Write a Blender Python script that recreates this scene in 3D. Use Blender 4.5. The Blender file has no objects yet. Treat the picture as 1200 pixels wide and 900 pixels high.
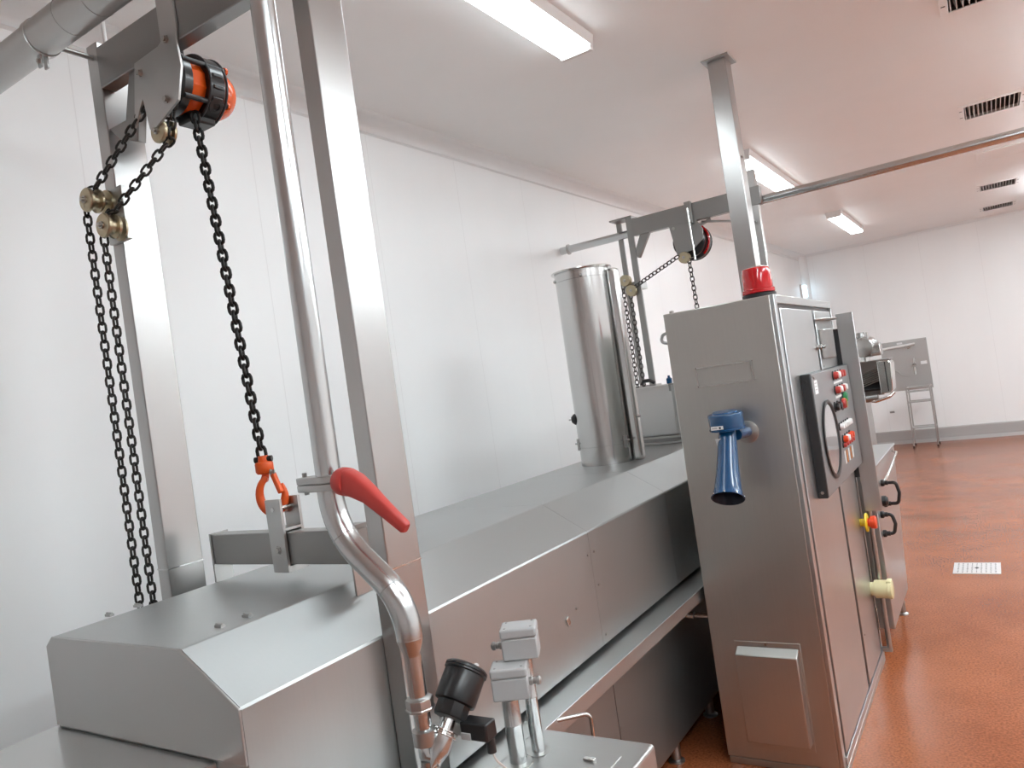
import bpy, bmesh, math, random
from mathutils import Vector, Matrix
random.seed(4)
C = bpy.context.scene.collection
PI = math.pi
ORG = {}                      # world origin of every object that parents others

# ------------------------------------------------------------------ materials
def lin(r, g, b):
    f = lambda c: (c/255/12.92) if c/255 <= .04045 else ((c/255+.055)/1.055)**2.4
    return (f(r), f(g), f(b), 1)

def new_mat(name):
    m = bpy.data.materials.new(name); m.use_nodes = True
    n = m.node_tree.nodes; l = m.node_tree.links
    return m, n, l, n['Principled BSDF']

def plain(name, col, rough=.5, metal=0., noise=.05, scale=40, bump=0., coat=0.):
    m, n, l, b = new_mat(name)
    tc = n.new('ShaderNodeTexCoord'); no = n.new('ShaderNodeTexNoise')
    no.inputs['Scale'].default_value = scale; no.inputs['Detail'].default_value = 3
    l.new(tc.outputs['Object'], no.inputs['Vector'])
    mx = n.new('ShaderNodeMix'); mx.data_type = 'RGBA'
    c2 = tuple(max(0, c*(1-noise*2)) for c in col[:3])+(1,)
    mx.inputs[6].default_value = col; mx.inputs[7].default_value = c2
    l.new(no.outputs['Fac'], mx.inputs[0]); l.new(mx.outputs[2], b.inputs['Base Color'])
    b.inputs['Roughness'].default_value = rough; b.inputs['Metallic'].default_value = metal
    b.inputs['Coat Weight'].default_value = coat
    if bump:
        bp = n.new('ShaderNodeBump'); bp.inputs['Strength'].default_value = bump; bp.inputs['Distance'].default_value = .001
        l.new(no.outputs['Fac'], bp.inputs['Height']); l.new(bp.outputs['Normal'], b.inputs['Normal'])
    return m

def steel(name, col=(.56, .545, .525, 1), rough=.3, grain=(160, 160, 4), var=.10, bump=.12, blotch=.06, tint=.025):
    """brushed stainless: fine stretched grain on roughness and bump, faint blotches"""
    m, n, l, b = new_mat(name)
    b.inputs['Metallic'].default_value = 1
    tc = n.new('ShaderNodeTexCoord'); mp = n.new('ShaderNodeMapping'); mp.inputs['Scale'].default_value = grain
    l.new(tc.outputs['Object'], mp.inputs['Vector'])
    no = n.new('ShaderNodeTexNoise'); no.inputs['Scale'].default_value = 1; no.inputs['Detail'].default_value = 4
    l.new(mp.outputs['Vector'], no.inputs['Vector'])
    bl = n.new('ShaderNodeTexNoise'); bl.inputs['Scale'].default_value = 5; bl.inputs['Detail'].default_value = 5
    l.new(tc.outputs['Object'], bl.inputs['Vector'])
    mr = n.new('ShaderNodeMapRange'); mr.inputs['To Min'].default_value = rough-var; mr.inputs['To Max'].default_value = rough+var
    mr.inputs['From Min'].default_value = .25; mr.inputs['From Max'].default_value = .75
    ad = n.new('ShaderNodeMath'); ad.operation = 'ADD'
    sc = n.new('ShaderNodeMath'); sc.operation = 'MULTIPLY_ADD'; sc.inputs[1].default_value = blotch*2; sc.inputs[2].default_value = -blotch
    l.new(no.outputs['Fac'], mr.inputs['Value']); l.new(bl.outputs['Fac'], sc.inputs[0])
    l.new(mr.outputs['Result'], ad.inputs[0]); l.new(sc.outputs[0], ad.inputs[1]); l.new(ad.outputs[0], b.inputs['Roughness'])
    mx = n.new('ShaderNodeMix'); mx.data_type = 'RGBA'; mx.inputs[6].default_value = tuple(c*(1-tint) for c in col[:3])+(1,); mx.inputs[7].default_value = tuple(min(1, c*(1+tint)) for c in col[:3])+(1,)
    l.new(no.outputs['Fac'], mx.inputs[0]); l.new(mx.outputs[2], b.inputs['Base Color'])
    if not bump: return m
    bp = n.new('ShaderNodeBump'); bp.inputs['Strength'].default_value = bump; bp.inputs['Distance'].default_value = .0006
    l.new(no.outputs['Fac'], bp.inputs['Height']); l.new(bp.outputs['Normal'], b.inputs['Normal'])
    return m

def emit(name, col, s):
    m, n, l, b = new_mat(name)
    b.inputs['Base Color'].default_value = col
    b.inputs['Emission Color'].default_value = col; b.inputs['Emission Strength'].default_value = s
    return m

def wall_mat(name, pitch, axis):
    m, n, l, b = new_mat(name)
    tc = n.new('ShaderNodeTexCoord'); sp = n.new('ShaderNodeSeparateXYZ'); l.new(tc.outputs['Object'], sp.inputs[0])
    dv = n.new('ShaderNodeMath'); dv.operation = 'DIVIDE'; dv.inputs[1].default_value = pitch
    fr = n.new('ShaderNodeMath'); fr.operation = 'FRACT'
    l.new(sp.outputs[axis], dv.inputs[0]); l.new(dv.outputs[0], fr.inputs[0])
    pg = n.new('ShaderNodeMath'); pg.operation = 'PINGPONG'; pg.inputs[1].default_value = .5
    l.new(fr.outputs[0], pg.inputs[0])
    mr = n.new('ShaderNodeMapRange'); mr.inputs['From Max'].default_value = .004/pitch; mr.interpolation_type = 'SMOOTHSTEP'
    l.new(pg.outputs[0], mr.inputs['Value'])
    mp = n.new('ShaderNodeMapping'); mp.inputs['Scale'].default_value = (3, 3, .5); l.new(tc.outputs['Object'], mp.inputs['Vector'])
    no = n.new('ShaderNodeTexNoise'); no.inputs['Scale'].default_value = 1.2; no.inputs['Detail'].default_value = 4; l.new(mp.outputs['Vector'], no.inputs['Vector'])
    mx = n.new('ShaderNodeMix'); mx.data_type = 'RGBA'; mx.inputs[6].default_value = lin(241, 242, 242); mx.inputs[7].default_value = lin(246, 247, 247)
    l.new(no.outputs['Fac'], mx.inputs[0])
    m2 = n.new('ShaderNodeMix'); m2.data_type = 'RGBA'; m2.inputs[6].default_value = lin(232, 232, 232)
    l.new(mr.outputs['Result'], m2.inputs[0]); l.new(mx.outputs[2], m2.inputs[7]); l.new(m2.outputs[2], b.inputs['Base Color'])
    b.inputs['Roughness'].default_value = .38
    bp = n.new('ShaderNodeBump'); bp.inputs['Strength'].default_value = .2; bp.inputs['Distance'].default_value = .002
    l.new(mr.outputs['Result'], bp.inputs['Height']); l.new(bp.outputs['Normal'], b.inputs['Normal'])
    return m

def floor_mat():
    m, n, l, b = new_mat('terracotta_resin_floor')
    tc = n.new('ShaderNodeTexCoord')
    big = n.new('ShaderNodeTexNoise'); big.inputs['Scale'].default_value = 1.6; big.inputs['Detail'].default_value = 5; big.inputs['Roughness'].default_value = .6
    fine = n.new('ShaderNodeTexNoise'); fine.inputs['Scale'].default_value = 95; fine.inputs['Detail'].default_value = 3
    vo = n.new('ShaderNodeTexVoronoi'); vo.inputs['Scale'].default_value = 170
    for t in (big, fine, vo): l.new(tc.outputs['Object'], t.inputs['Vector'])
    r = n.new('ShaderNodeValToRGB'); e = r.color_ramp.elements
    e[0].position = .3; e[0].color = lin(152, 84, 50); e[1].position = .7; e[1].color = lin(176, 104, 66)
    l.new(big.outputs['Fac'], r.inputs['Fac'])
    r2 = n.new('ShaderNodeValToRGB'); e = r2.color_ramp.elements
    e[0].position = .32; e[0].color = (.40, .36, .33, 1); e[1].position = .62; e[1].color = (1, 1, 1, 1)
    l.new(fine.outputs['Fac'], r2.inputs['Fac'])
    mx = n.new('ShaderNodeMix'); mx.data_type = 'RGBA'; mx.blend_type = 'MULTIPLY'; mx.inputs[0].default_value = .75
    l.new(r.outputs['Color'], mx.inputs[6]); l.new(r2.outputs['Color'], mx.inputs[7])
    l.new(mx.outputs[2], b.inputs['Base Color'])
    mr = n.new('ShaderNodeMapRange'); mr.inputs['To Min'].default_value = .17; mr.inputs['To Max'].default_value = .28
    l.new(big.outputs['Fac'], mr.inputs['Value']); l.new(mr.outputs['Result'], b.inputs['Roughness'])
    bp = n.new('ShaderNodeBump'); bp.inputs['Strength'].default_value = .12; bp.inputs['Distance'].default_value = .002
    l.new(vo.outputs['Distance'], bp.inputs['Height']); l.new(bp.outputs['Normal'], b.inputs['Normal'])
    return m

M = dict(
    steel=steel('brushed_stainless', (.46, .46, .45, 1), .32, (300, 300, 14), .04, .006, .03),
    sheet=steel('stainless_sheet', (.455, .472, .470, 1), .44, (170, 170, 5), .04, .006, .03, .045),
    flat=steel('stainless_flat_sheet', (.50, .502, .495, 1), .40, (260, 260, 14), .04, .006, .04),
    deck=steel('stainless_top_sheet', (.62, .615, .605, 1), .30, (260, 30, 260), .008, 0, .02),
    post=steel('stainless_box_section', (.47, .468, .46, 1), .28, (420, 420, 20), 0, 0, .012, 0),
    cab=steel('cabinet_stainless', (.545, .54, .515, 1), .37, (180, 180, 5), .04, .006, .04, .045),
    door=steel('door_stainless', (.55, .568, .57, 1), .34, (280, 280, 10), .04, .006, .04),
    chrome=steel('polished_stainless', (.60, .595, .58, 1), .14, (60, 60, 60), .02, .003, .02),
    tube=steel('polished_tube', (.555, .57, .57, 1), .23, (60, 60, 60), .02, .003, .02),
    drum=steel('drum_stainless', (.55, .545, .535, 1), .20, (240, 240, 8), .03, .004, .03),
    dull=steel('dull_stainless', (.30, .296, .288, 1), .36, (120, 120, 120), .05, .01),
    drain=steel('drain_steel', (.80, .80, .80, 1), .5, (60, 60, 60), .05, .0),
    bolt=steel('bolt_steel', (.45, .44, .42, 1), .3, (60, 60, 60), .05, .05),
    brass=steel('yellow_passivated_steel', (.46, .40, .28, 1), .33, (90, 90, 90), .06, .08),
    chain=plain('dark_chain_steel', (.050, .047, .044, 1), .38, .75, .1, 90),
    chain_b=plain('black_chain_steel', (.012, .010, .009, 1), .35, .5, .1, 90),
    gal=plain('grey_chain_steel', (.085, .080, .075, 1), .4, .8, .1, 90),
    orange=plain('orange_enamel', lin(238, 96, 28), .25, 0, .05, 30, 0, .4),
    hook=plain('orange_hook_paint', lin(232, 92, 28), .38, 0, .1, 60, .1),
    black=plain('black_plastic', (.012, .012, .013, 1), .33, 0, .1, 50),
    blackm=plain('black_housing', (.010, .010, .011, 1), .28, 0, .1, 40, 0, .3),
    dark=plain('dark_grey_panel', (.035, .036, .038, 1), .35, .2, .1, 30),
    panel=plain('grey_panel_face', lin(128, 129, 130), .32, .3, .06, 20),
    grey=plain('grey_plastic', lin(176, 176, 176), .45, 0, .04, 20),
    red=plain('red_plastic', lin(192, 66, 60), .45, 0, .05, 30),
    redl=plain('red_lens', lin(190, 14, 22), .12, 0, .1, 20, 0, .6),
    blue=plain('blue_enamel', lin(6, 66, 108), .27, 0, .05, 30, 0, .4),
    blue_shaded=plain('shaded_blue_throat', lin(8, 28, 52), .5),  # shade inside the bell, darkened into the horn's blue
    white=plain('white_enamel', lin(228, 226, 224), .35, 0, .02),
    ceil=plain('ceiling_white', lin(247, 247, 246), .42, 0, .02, 3),
    cove=plain('cove_white', lin(238, 240, 240), .30, 0, .02, 3),
    base=plain('grey_cove_skirting', lin(176, 172, 170), .4, 0, .04, 6),
    yellow=plain('yellow_plastic', lin(232, 196, 40), .4),
    cream=plain('cream_plastic', lin(222, 212, 166), .42, 0, .05),
    estop=plain('orange_red_button', lin(226, 74, 34), .35),
    green=plain('green_plastic', lin(40, 130, 80), .4),
    amber=plain('amber_plastic', lin(206, 128, 50), .4),
    void=plain('dark_void', (.006, .006, .006, 1), .7),
    glass=plain('recorder_glass', lin(140, 140, 142), .08, 0, .02, 10, 0, 1.),
    label=plain('white_sticker', lin(236, 236, 236), .4),
    ink=plain('black_ink', (.02, .02, .02, 1), .5),
    cable=plain('white_cable', lin(214, 208, 200), .45),
    floor=floor_mat(),
    wall_y=wall_mat('white_wall_panel', .80, 1), wall_x=wall_mat('white_end_wall_panel', .80, 0),
    lamp=emit('fluorescent_diffuser', (.865, .96, 1, 1), 3.3),
    lamp_fill=emit('boosted_fill_diffuser', (.86, .96, 1, 1), 15.5),  # out-of-view rows only, boosted far above the visible battens as fill
    zap=emit('pale_blue_lamp', (.62, .86, 1, 1), 1.3),
)

# ------------------------------------------------------------------ mesh builder
class B:
    def __init__(s): s.bm = bmesh.new()
    def face(s, vs):
        try: return s.bm.faces.new(vs)
        except ValueError: return None
    def box(s, x0, x1, y0, y1, z0, z1):
        v = [s.bm.verts.new((x, y, z)) for x in (x0, x1) for y in (y0, y1) for z in (z0, z1)]
        for q in ((0, 1, 3, 2), (4, 6, 7, 5), (0, 4, 5, 1), (2, 3, 7, 6), (0, 2, 6, 4), (1, 5, 7, 3)): s.face([v[i] for i in q])
        return s
    def rbox(s, c, size, rot):
        c = Vector(c); h = Vector(size)/2
        v = [s.bm.verts.new(c+rot@Vector((sx*h.x, sy*h.y, sz*h.z))) for sx in (-1, 1) for sy in (-1, 1) for sz in (-1, 1)]
        for q in ((0, 1, 3, 2), (4, 6, 7, 5), (0, 4, 5, 1), (2, 3, 7, 6), (0, 2, 6, 4), (1, 5, 7, 3)): s.face([v[i] for i in q])
        return s
    def prism(s, pts, ax, a, b):
        def P(p, t): return {'x': (t, p[0], p[1]), 'y': (p[0], t, p[1]), 'z': (p[0], p[1], t)}[ax]
        A = [s.bm.verts.new(P(p, a)) for p in pts]; D = [s.bm.verts.new(P(p, b)) for p in pts]
        s.face(A); s.face(D[::-1]); n = len(pts)
        for i in range(n): s.face([A[i], D[i], D[(i+1) % n], A[(i+1) % n]])
        return s
    def lathe(s, prof, o, d, seg=28, cap=True):
        """prof: (radius, distance along d)"""
        o = Vector(o); d = Vector(d).normalized()
        u = d.orthogonal().normalized(); w = d.cross(u); rings = []
        for r, h in prof:
            rings.append([s.bm.verts.new(o+d*h+(u*math.cos(2*PI*i/seg)+w*math.sin(2*PI*i/seg))*max(r, 1e-5)) for i in range(seg)])
        for a, b in zip(rings, rings[1:]):
            for i in range(seg): s.face([a[i], a[(i+1) % seg], b[(i+1) % seg], b[i]])
        if cap: s.face(rings[0][::-1]); s.face(rings[-1])
        return s
    def cyl(s, p0, p1, r, seg=20):
        p0 = Vector(p0); p1 = Vector(p1)
        return s.lathe([(r, 0), (r, (p1-p0).length)], p0, p1-p0, seg)
    def tube(s, pts, r, seg=14, closed=False, up=None):
        pts = [Vector(p) for p in pts]; n = len(pts); rings = []; u = None
        for i, p in enumerate(pts):
            if closed: t = pts[(i+1) % n]-pts[i-1]
            else: t = pts[min(i+1, n-1)]-pts[max(i-1, 0)]
            t.normalize()
            if u is None: u = t.orthogonal().normalized()
            u = (u-t*u.dot(t)).normalized(); w = t.cross(u)
            rr = r[i] if isinstance(r, (list, tuple)) else r
            rings.append([s.bm.verts.new(p+(u*math.cos(2*PI*k/seg)+w*math.sin(2*PI*k/seg))*rr) for k in range(seg)])
        for i in range(n if closed else n-1):
            a, b = rings[i], rings[(i+1) % n]; off = 0
            if closed and i == n-1:
                off = min(range(seg), key=lambda k: (a[0].co-b[k].co).length)
            for k in range(seg): s.face([a[k], a[(k+1) % seg], b[(k+1+off) % seg], b[(k+off) % seg]])
        if not closed: s.face(rings[0][::-1]); s.face(rings[-1])
        return s
    def turn(s, c, a):
        bmesh.ops.rotate(s.bm, verts=s.bm.verts, cent=(c[0], c[1], 0), matrix=Matrix.Rotation(a, 3, 'Z')); return s
    def build(s, name, mat, parent=None, bev=0., org=None, seg=2, smooth=38):
        bmesh.ops.remove_doubles(s.bm, verts=s.bm.verts, dist=1e-6)
        bmesh.ops.recalc_face_normals(s.bm, faces=s.bm.faces)
        o0 = Vector(ORG[parent.name]) if parent else Vector(org or (0, 0, 0))
        bmesh.ops.translate(s.bm, verts=s.bm.verts, vec=-o0)
        me = bpy.data.meshes.new(name); s.bm.to_mesh(me); s.bm.free()
        for p in me.polygons: p.use_smooth = True
        me.set_sharp_from_angle(angle=math.radians(smooth))
        me.materials.append(M[mat] if isinstance(mat, str) else mat)
        o = bpy.data.objects.new(name, me); C.objects.link(o)
        if parent: o.parent = parent
        else: o.location = o0
        ORG[o.name] = tuple(o0)
        if bev:
            md = o.modifiers.new('bevel', 'BEVEL'); md.width = bev; md.segments = seg; md.limit_method = 'ANGLE'; md.angle_limit = math.radians(40)
        return o

def thing(name, label, cat, loc, group=None):
    o = bpy.data.objects.new(name, None); C.objects.link(o); o.location = loc; o.empty_display_size = .1
    o['label'] = label; o['category'] = cat
    if group: o['group'] = group
    ORG[o.name] = tuple(loc)
    return o
def tag(o, label, cat, group=None, kind=None):
    o['label'] = label; o['category'] = cat
    if group: o['group'] = group
    if kind: o['kind'] = kind
    return o
def struct(o): o['kind'] = 'structure'; return o
def copy_tree(o, shift, label, parent=None):
    c = o.copy(); C.objects.link(c)
    if parent: c.parent = parent
    else: c.location = o.location+Vector(shift); c['label'] = label
    for ch in list(o.children): copy_tree(ch, shift, None, c)
    return c
def fillet(pts, rad, n=8):
    """round the inner corners of a polyline"""
    pts = [Vector(p) for p in pts]; out = [pts[0]]
    for i in range(1, len(pts)-1):
        p, a, b = pts[i], (pts[i-1]-pts[i]), (pts[i+1]-pts[i])
        la, lb = a.length, b.length; a.normalize(); b.normalize()
        half = a.angle(b)/2; t = min(rad/math.tan(half), la*(.96 if i == 1 else .49), lb*(.96 if i == len(pts)-2 else .49)); r = t*math.tan(half)
        c = p+(a+b).normalized()*(r/math.sin(half)); s, e = p+a*t-c, p+b*t-c
        ang = s.angle(e)
        for k in range(n+1):
            w = k/n; out.append(c+(s*math.sin((1-w)*ang)+e*math.sin(w*ang))/math.sin(ang))
    out.append(pts[-1]); return out
def bolt(parent, p, d, r=.008, h=.006, name='bolt', mat='bolt'):
    return B().lathe([(r*1.5, 0), (r*1.5, h*.3), (r, h*.3), (r, h), (r*.4, h)], p, d, 6 if r > .004 else 8).build(name, mat, parent)

# ------------------------------------------------------------------ room
ZC = 3.35
def holes_plane(xs, ys, z0, z1, holes):
    b = B()
    for i in range(len(xs)-1):
        for j in range(len(ys)-1):
            cx, cy = (xs[i]+xs[i+1])/2, (ys[j]+ys[j+1])/2
            if any(h[0] < cx < h[1] and h[2] < cy < h[3] for h in holes): continue
            b.box(xs[i], xs[i+1], ys[j], ys[j+1], z0, z1)
    return b
VENTS = [(.02, 4.25), (.03, 6.72), (.09, 10.66), (.10, 12.60)]
VW, VD = .37, .42
holes = [(x, x+VW, y, y+VD) for x, y in VENTS]
XS = sorted({-3.0, 4.75} | {v for h in holes for v in h[:2]}); YS = sorted({-4.5, 13.9} | {v for h in holes for v in h[2:]})
struct(holes_plane(XS, YS, ZC, ZC+.02, holes).build('ceiling', 'ceil'))
struct(B().box(-3.0, 4.75, -4.5, 13.9, -.05, 0).build('floor', 'floor'))
WX = lambda y: -2.80+.0165*(y-1.5)          # the left wall runs a hair off parallel
struct(B().prism([(WX(-4.5), -4.5), (WX(13.9), 13.9), (WX(13.9)-.08, 13.9), (WX(-4.5)-.08, -4.5)], 'z', -.02, ZC+.02).build('wall_left', 'wall_y'))
struct(B().box(-2.75, 4.7, 13.70, 13.80, -.02, ZC+.02).build('wall_back', 'wall_x'))
struct(B().box(4.6, 4.7, -4.5, 13.8, -.02, ZC+.02).build('wall_right', 'wall_y'))
struct(B().box(-2.95, 4.7, -4.4, -4.3, -.02, ZC+.02).build('wall_front', 'wall_x'))
# cove mouldings
def cove_prof(n=6, r=.085, lip=.012):
    return [(r+.01, 0), (r, -lip)]+[(r*(1-math.sin(PI/2*k/n)), -lip-(r-lip)*(1-math.cos(PI/2*k/n))*1.0) for k in range(1, n)]+[(lip, -r), (0, -r-.01), (0, 0)]
b = B(); pr = cove_prof()
A_ = [b.bm.verts.new((WX(-4.3)+x, -4.3, ZC+z)) for x, z in pr]; D_ = [b.bm.verts.new((WX(13.7)+x, 13.7, ZC+z)) for x, z in pr]
for i in range(len(pr)): b.face([A_[i], A_[(i+1) % len(pr)], D_[(i+1) % len(pr)], D_[i]])
b.face(A_); b.face(D_[::-1])
struct(b.build('trim_1', 'cove', smooth=60))
b = B(); b.prism([(13.70-x*.5, ZC+z*.5) for x, z in pr], 'x', -2.6, 4.6); struct(b.build('trim_2', 'cove', smooth=60))
b = B(); b.prism([(WX(13.7), 13.7), (WX(13.7)+.11, 13.7), (WX(13.7)+.09, 13.66), (WX(13.7)+.03, 13.59), (WX(13.7), 13.58)], 'z', .1, ZC-.02); struct(b.build('trim_3', 'cove'))
# skirting
b = B(); b.prism([(13.70, .21), (13.685, .215), (13.67, .20), (13.665, .05), (13.62, .004), (13.62, -.005), (13.70, -.005)], 'x', -2.55, 4.6); struct(b.build('baseboard_back', 'base'))
b = B()
pb = [(0, .21), (.015, .215), (.03, .2), (.035, .05), (.08, .004), (.08, -.005), (0, -.005)]
A_ = [b.bm.verts.new((WX(-4.3)+x, -4.3, z)) for x, z in pb]; D_ = [b.bm.verts.new((WX(13.7)+x, 13.7, z)) for x, z in pb]
for i in range(len(pb)): b.face([A_[i], A_[(i+1) % len(pb)], D_[(i+1) % len(pb)], D_[i]])
b.face(A_); b.face(D_[::-1])
struct(b.build('baseboard_left', 'base'))

# ------------------------------------------------------------------ ceiling lights
def make_light(x, y, label, lamp='lamp'):
    t = thing('ceiling_light', label, 'light', (x, y, ZC), 'fluorescent battens on the ceiling')
    L, W, z = 1.9, .165, ZC-.062
    b = B(); b.prism([(x-W/2-.012, ZC), (x+W/2+.012, ZC), (x+W/2, z+.008), (x-W/2, z+.008)], 'y', y, y+L); b.build('housing', 'white', t, .003)
    b = B(); b.prism([(x-W/2-.002, z+.012), (x+W/2+.002, z+.012), (x+W/2-.012, z-.014), (x-W/2+.012, z-.014)], 'y', y+.03, y+L-.03); b.build('diffuser', lamp, t, .003)
    for yy in (y, y+L-.03): B().box(x-W/2, x+W/2, yy, yy+.03, z-.013, z+.009).build('end_cap', 'white', t, .002)
    return t
L0 = make_light(-1.50, 1.46, 'nearest fluorescent batten light, cut off by the top of the photo')
copy_tree(L0, (0, 4.66, 0), 'middle fluorescent batten light, partly behind the steel column and pipe')
copy_tree(L0, (.07, 8.50, 0), 'farthest fluorescent batten light near the end wall')
L1 = make_light(.80, -.9, 'second row batten light just behind the viewer', 'lamp_fill')  # added out of view as fill light
for row, dx in (('second', 0), ('added third', 1.9)):  # all out of view; the third row is added to brighten the room
    for dy, lb in ((0, 'just behind the viewer'), (2.7, 'right of the viewer'), (5.5, 'beyond the right edge'), (7.6, 'further beyond the right edge'), (11., 'near the end wall')):
        if dx or dy: copy_tree(L1, (dx, dy, 0), row+' row batten light '+lb)

# ------------------------------------------------------------------ ceiling vents
def make_vent(x, y, label):
    t = thing('ceiling_vent', label, 'vent', (x, y, ZC), 'air grilles in the ceiling')
    f = .035; b = B()
    b.box(x-f, x+VW+f, y-f, y+.004, ZC-.006, ZC); b.box(x-f, x+VW+f, y+VD-.004, y+VD+f, ZC-.006, ZC)
    b.box(x-f, x+.004, y, y+VD, ZC-.006, ZC); b.box(x+VW-.004, x+VW+f, y, y+VD, ZC-.006, ZC)
    b.build('frame', 'ceil', t, .002)
    b = B(); h = .16
    b.box(x-.01, x, y, y+VD, ZC+.001, ZC+h); b.box(x+VW, x+VW+.01, y, y+VD, ZC+.001, ZC+h); b.box(x, x+VW, y-.01, y, ZC+.001, ZC+h); b.box(x, x+VW, y+VD, y+VD+.01, ZC+.001, ZC+h); b.box(x-.01, x+VW+.01, y-.01, y+VD+.01, ZC+h, ZC+h+.01)
    b.build('duct_throat', 'dull', t)
    n = 13
    for k in range(n):
        u = (k+.5)/n; xx = x+VW*u; lean = (u-.5)*.03
        b = B(); b.prism([(xx-.002, ZC-.002), (xx+.002, ZC-.002), (xx+.002+lean, ZC+.045), (xx-.002+lean, ZC+.045)], 'y', y, y+VD); b.build('louvre', 'white', t)
    for px in (x-.018, x+VW+.018):
        B().box(px-.010, px+.010, y+.10, y+.108, ZC-.008, ZC-.005).build('slot', 'dark', t)
        B().box(px-.010, px+.010, y+.30, y+.308, ZC-.008, ZC-.005).build('slot', 'dark', t)
    return t
V0 = make_vent(*VENTS[0], 'air grille nearest the viewer, cut off at the top right corner')
for (x, y), lb in zip(VENTS[1:], ('second nearest air grille, just above the long horizontal pipe', 'third air grille, below the pipe', 'farthest air grille beside the end wall')):
    copy_tree(V0, (x-VENTS[0][0], y-VENTS[0][1], 0), lb)
b = B(); x, y = .08, 8.62
b.box(x, x+.44, y, y+.02, ZC-.006, ZC); b.box(x, x+.44, y+.48, y+.50, ZC-.006, ZC); b.box(x, x+.02, y, y+.5, ZC-.006, ZC); b.box(x+.42, x+.44, y, y+.5, ZC-.006, ZC)
b.box(x+.02, x+.42, y+.02, y+.48, ZC-.003, ZC)
tag(b.build('ceiling_hatch', 'ceil', None, .002, (x, y, ZC)), 'flat square blanking panel flush in the ceiling between the grilles', 'hatch')

# ------------------------------------------------------------------ floor drain
t = thing('floor_drain', 'square pierced stainless drain cover set in the red floor', 'drain', (-.31, 6.22, 0))
B().box(-.455, -.165, 6.075, 6.365, .0005, .004).build('frame', 'drain', t, .001)
b = B()
for i in range(9):
    for j in range(9):
        cx, cy = -.31+(i-4)*.0285, 6.22+(j-4)*.0285
        if (i, j) == (4, 4): b.lathe([(.014, 0), (.014, .0012)], (cx, cy, .0041), (0, 0, 1), 12); continue
        a = math.atan2(cy-6.22, cx+.31); ro = Matrix.Rotation(a, 3, 'Z')
        b.rbox((cx, cy, .0047), (.011 if (i+j) % 2 else .006, .0045, .0012), ro)
b.build('slots', 'void', t)

# ------------------------------------------------------------------ trough (lower tank), its rims and legs
t = thing('fryer_trough', 'long stainless trough on short legs under the hood', 'trough', (-1.68, 3., 0))
b = B(); b.prism([(-2.06, .72), (-1.36, .72), (-1.36, .10), (-1.45, .085), (-1.97, .085), (-2.06, .10)], 'y', .1, 5.75); b.build('tank', 'sheet', t, .004)
b = B()
b.prism([(-1.42, .75), (-1.2, .75), (-1.2, .698), (-1.206, .698), (-1.206, .742), (-1.42, .742)], 'y', -.3, 5.78)
b.build('rim', 'flat', t, .002)
b = B(); b.prism([(-1.98, .75), (-2.22, .75), (-2.22, .698), (-2.214, .698), (-2.214, .742), (-1.98, .742)], 'y', -.3, 5.78); b.build('rim', 'flat', t, .002)
b = B(); b.prism([(-1.36, .70), (-1.215, .70), (-1.215, .692), (-1.36, .65)], 'y', 1.9, 1.906)
b.build('gusset', 'sheet', t)
for yy in (.9, 2.13, 3.08, 3.55, 4.6, 5.5):
    for xx in (-1.40, -2.0):
        lg = B().cyl((xx, yy, .012), (xx, yy, .14), .022).build('leg', 'steel', t)
        B().lathe([(.036, 0), (.036, .006), (.024, .014)], (xx, yy, 0), (0, 0, 1), 20).build('foot', 'steel', lg)
for yy in (1.98, 2.52):
    B().box(-1.3605, -1.3575, yy, yy+.002, .12, .66).build('seam', 'dull', t)
    for zz in (.63, .40): bolt(t, (-1.359, yy+.012, zz), (1, 0, 0), .004, .004, 'screw')
B().cyl((-1.30, 1.92, .70), (-1.30, 1.92, .36), .048, 24).build('drain_pipe', 'steel', t)
p = fillet([(-1.205, 1.86, .742), (-1.13, 1.93, .742), (-1.13, 1.93, .40)], .02)
B().tube(p, .006, 10).build('sensing_line', 'chrome', t)
# cross rod to the cabinet
ct = thing('link_pipe', 'thin steel pipe running from the trough wall to the tall cabinet', 'pipe', (-1.35, 3.2, .612))
B().lathe([(.026, 0), (.026, .004), (.014, .006)], (-1.3595, 3.2, .612), (1, 0, 0), 18).build('flange', 'steel', ct)
B().cyl((-1.355, 3.2, .612), (-1.183, 3.2, .612), .0105).build('pipe', 'chrome', ct)
B().lathe([(.0155, 0), (.0155, .030), (.011, .034)], (-1.30, 3.2, .612), (1, 0, 0), 18).build('coupling', 'chrome', ct)

# infeed deck at the near end
t = thing('infeed_deck', 'dark flat stainless deck in the bottom left corner below the hood end', 'deck', (-1.68, .3, .75))
B().box(-2.03, -1.40, -.6, .905, .752, 1.061).build('deck_top', 'deck', t, .004)
B().box(-2.0, -1.43, -.55, .88, .744, .752).build('skirt', 'dull', t)

# ------------------------------------------------------------------ hood (lid) lifted by the hoists
HX0, HX1, HZ = -2.017, -1.30, 1.282
t = thing('fryer_hood', 'long stainless hood with sloping shoulder, hinged sheets and lifting bar', 'hood', (-1.66, 3., .76))
def hood_prof(zb, inset=0): return [(HX0+.002, zb), (HX0, 1.256), (HX0+.002, 1.2605), (HX0+.028, HZ-.001), (HX0+.033, HZ), (-1.474, HZ), (-1.467, HZ-.0018), (HX1-.0032, 1.1795), (HX1, 1.1735), (HX1, zb)]
def hood_sheet(y0, y1, name='shell_panel'):
    o = B().prism(hood_prof(.768), 'y', y0, y1).build(name, 'sheet', t, 0, smooth=12)
    return o
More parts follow.
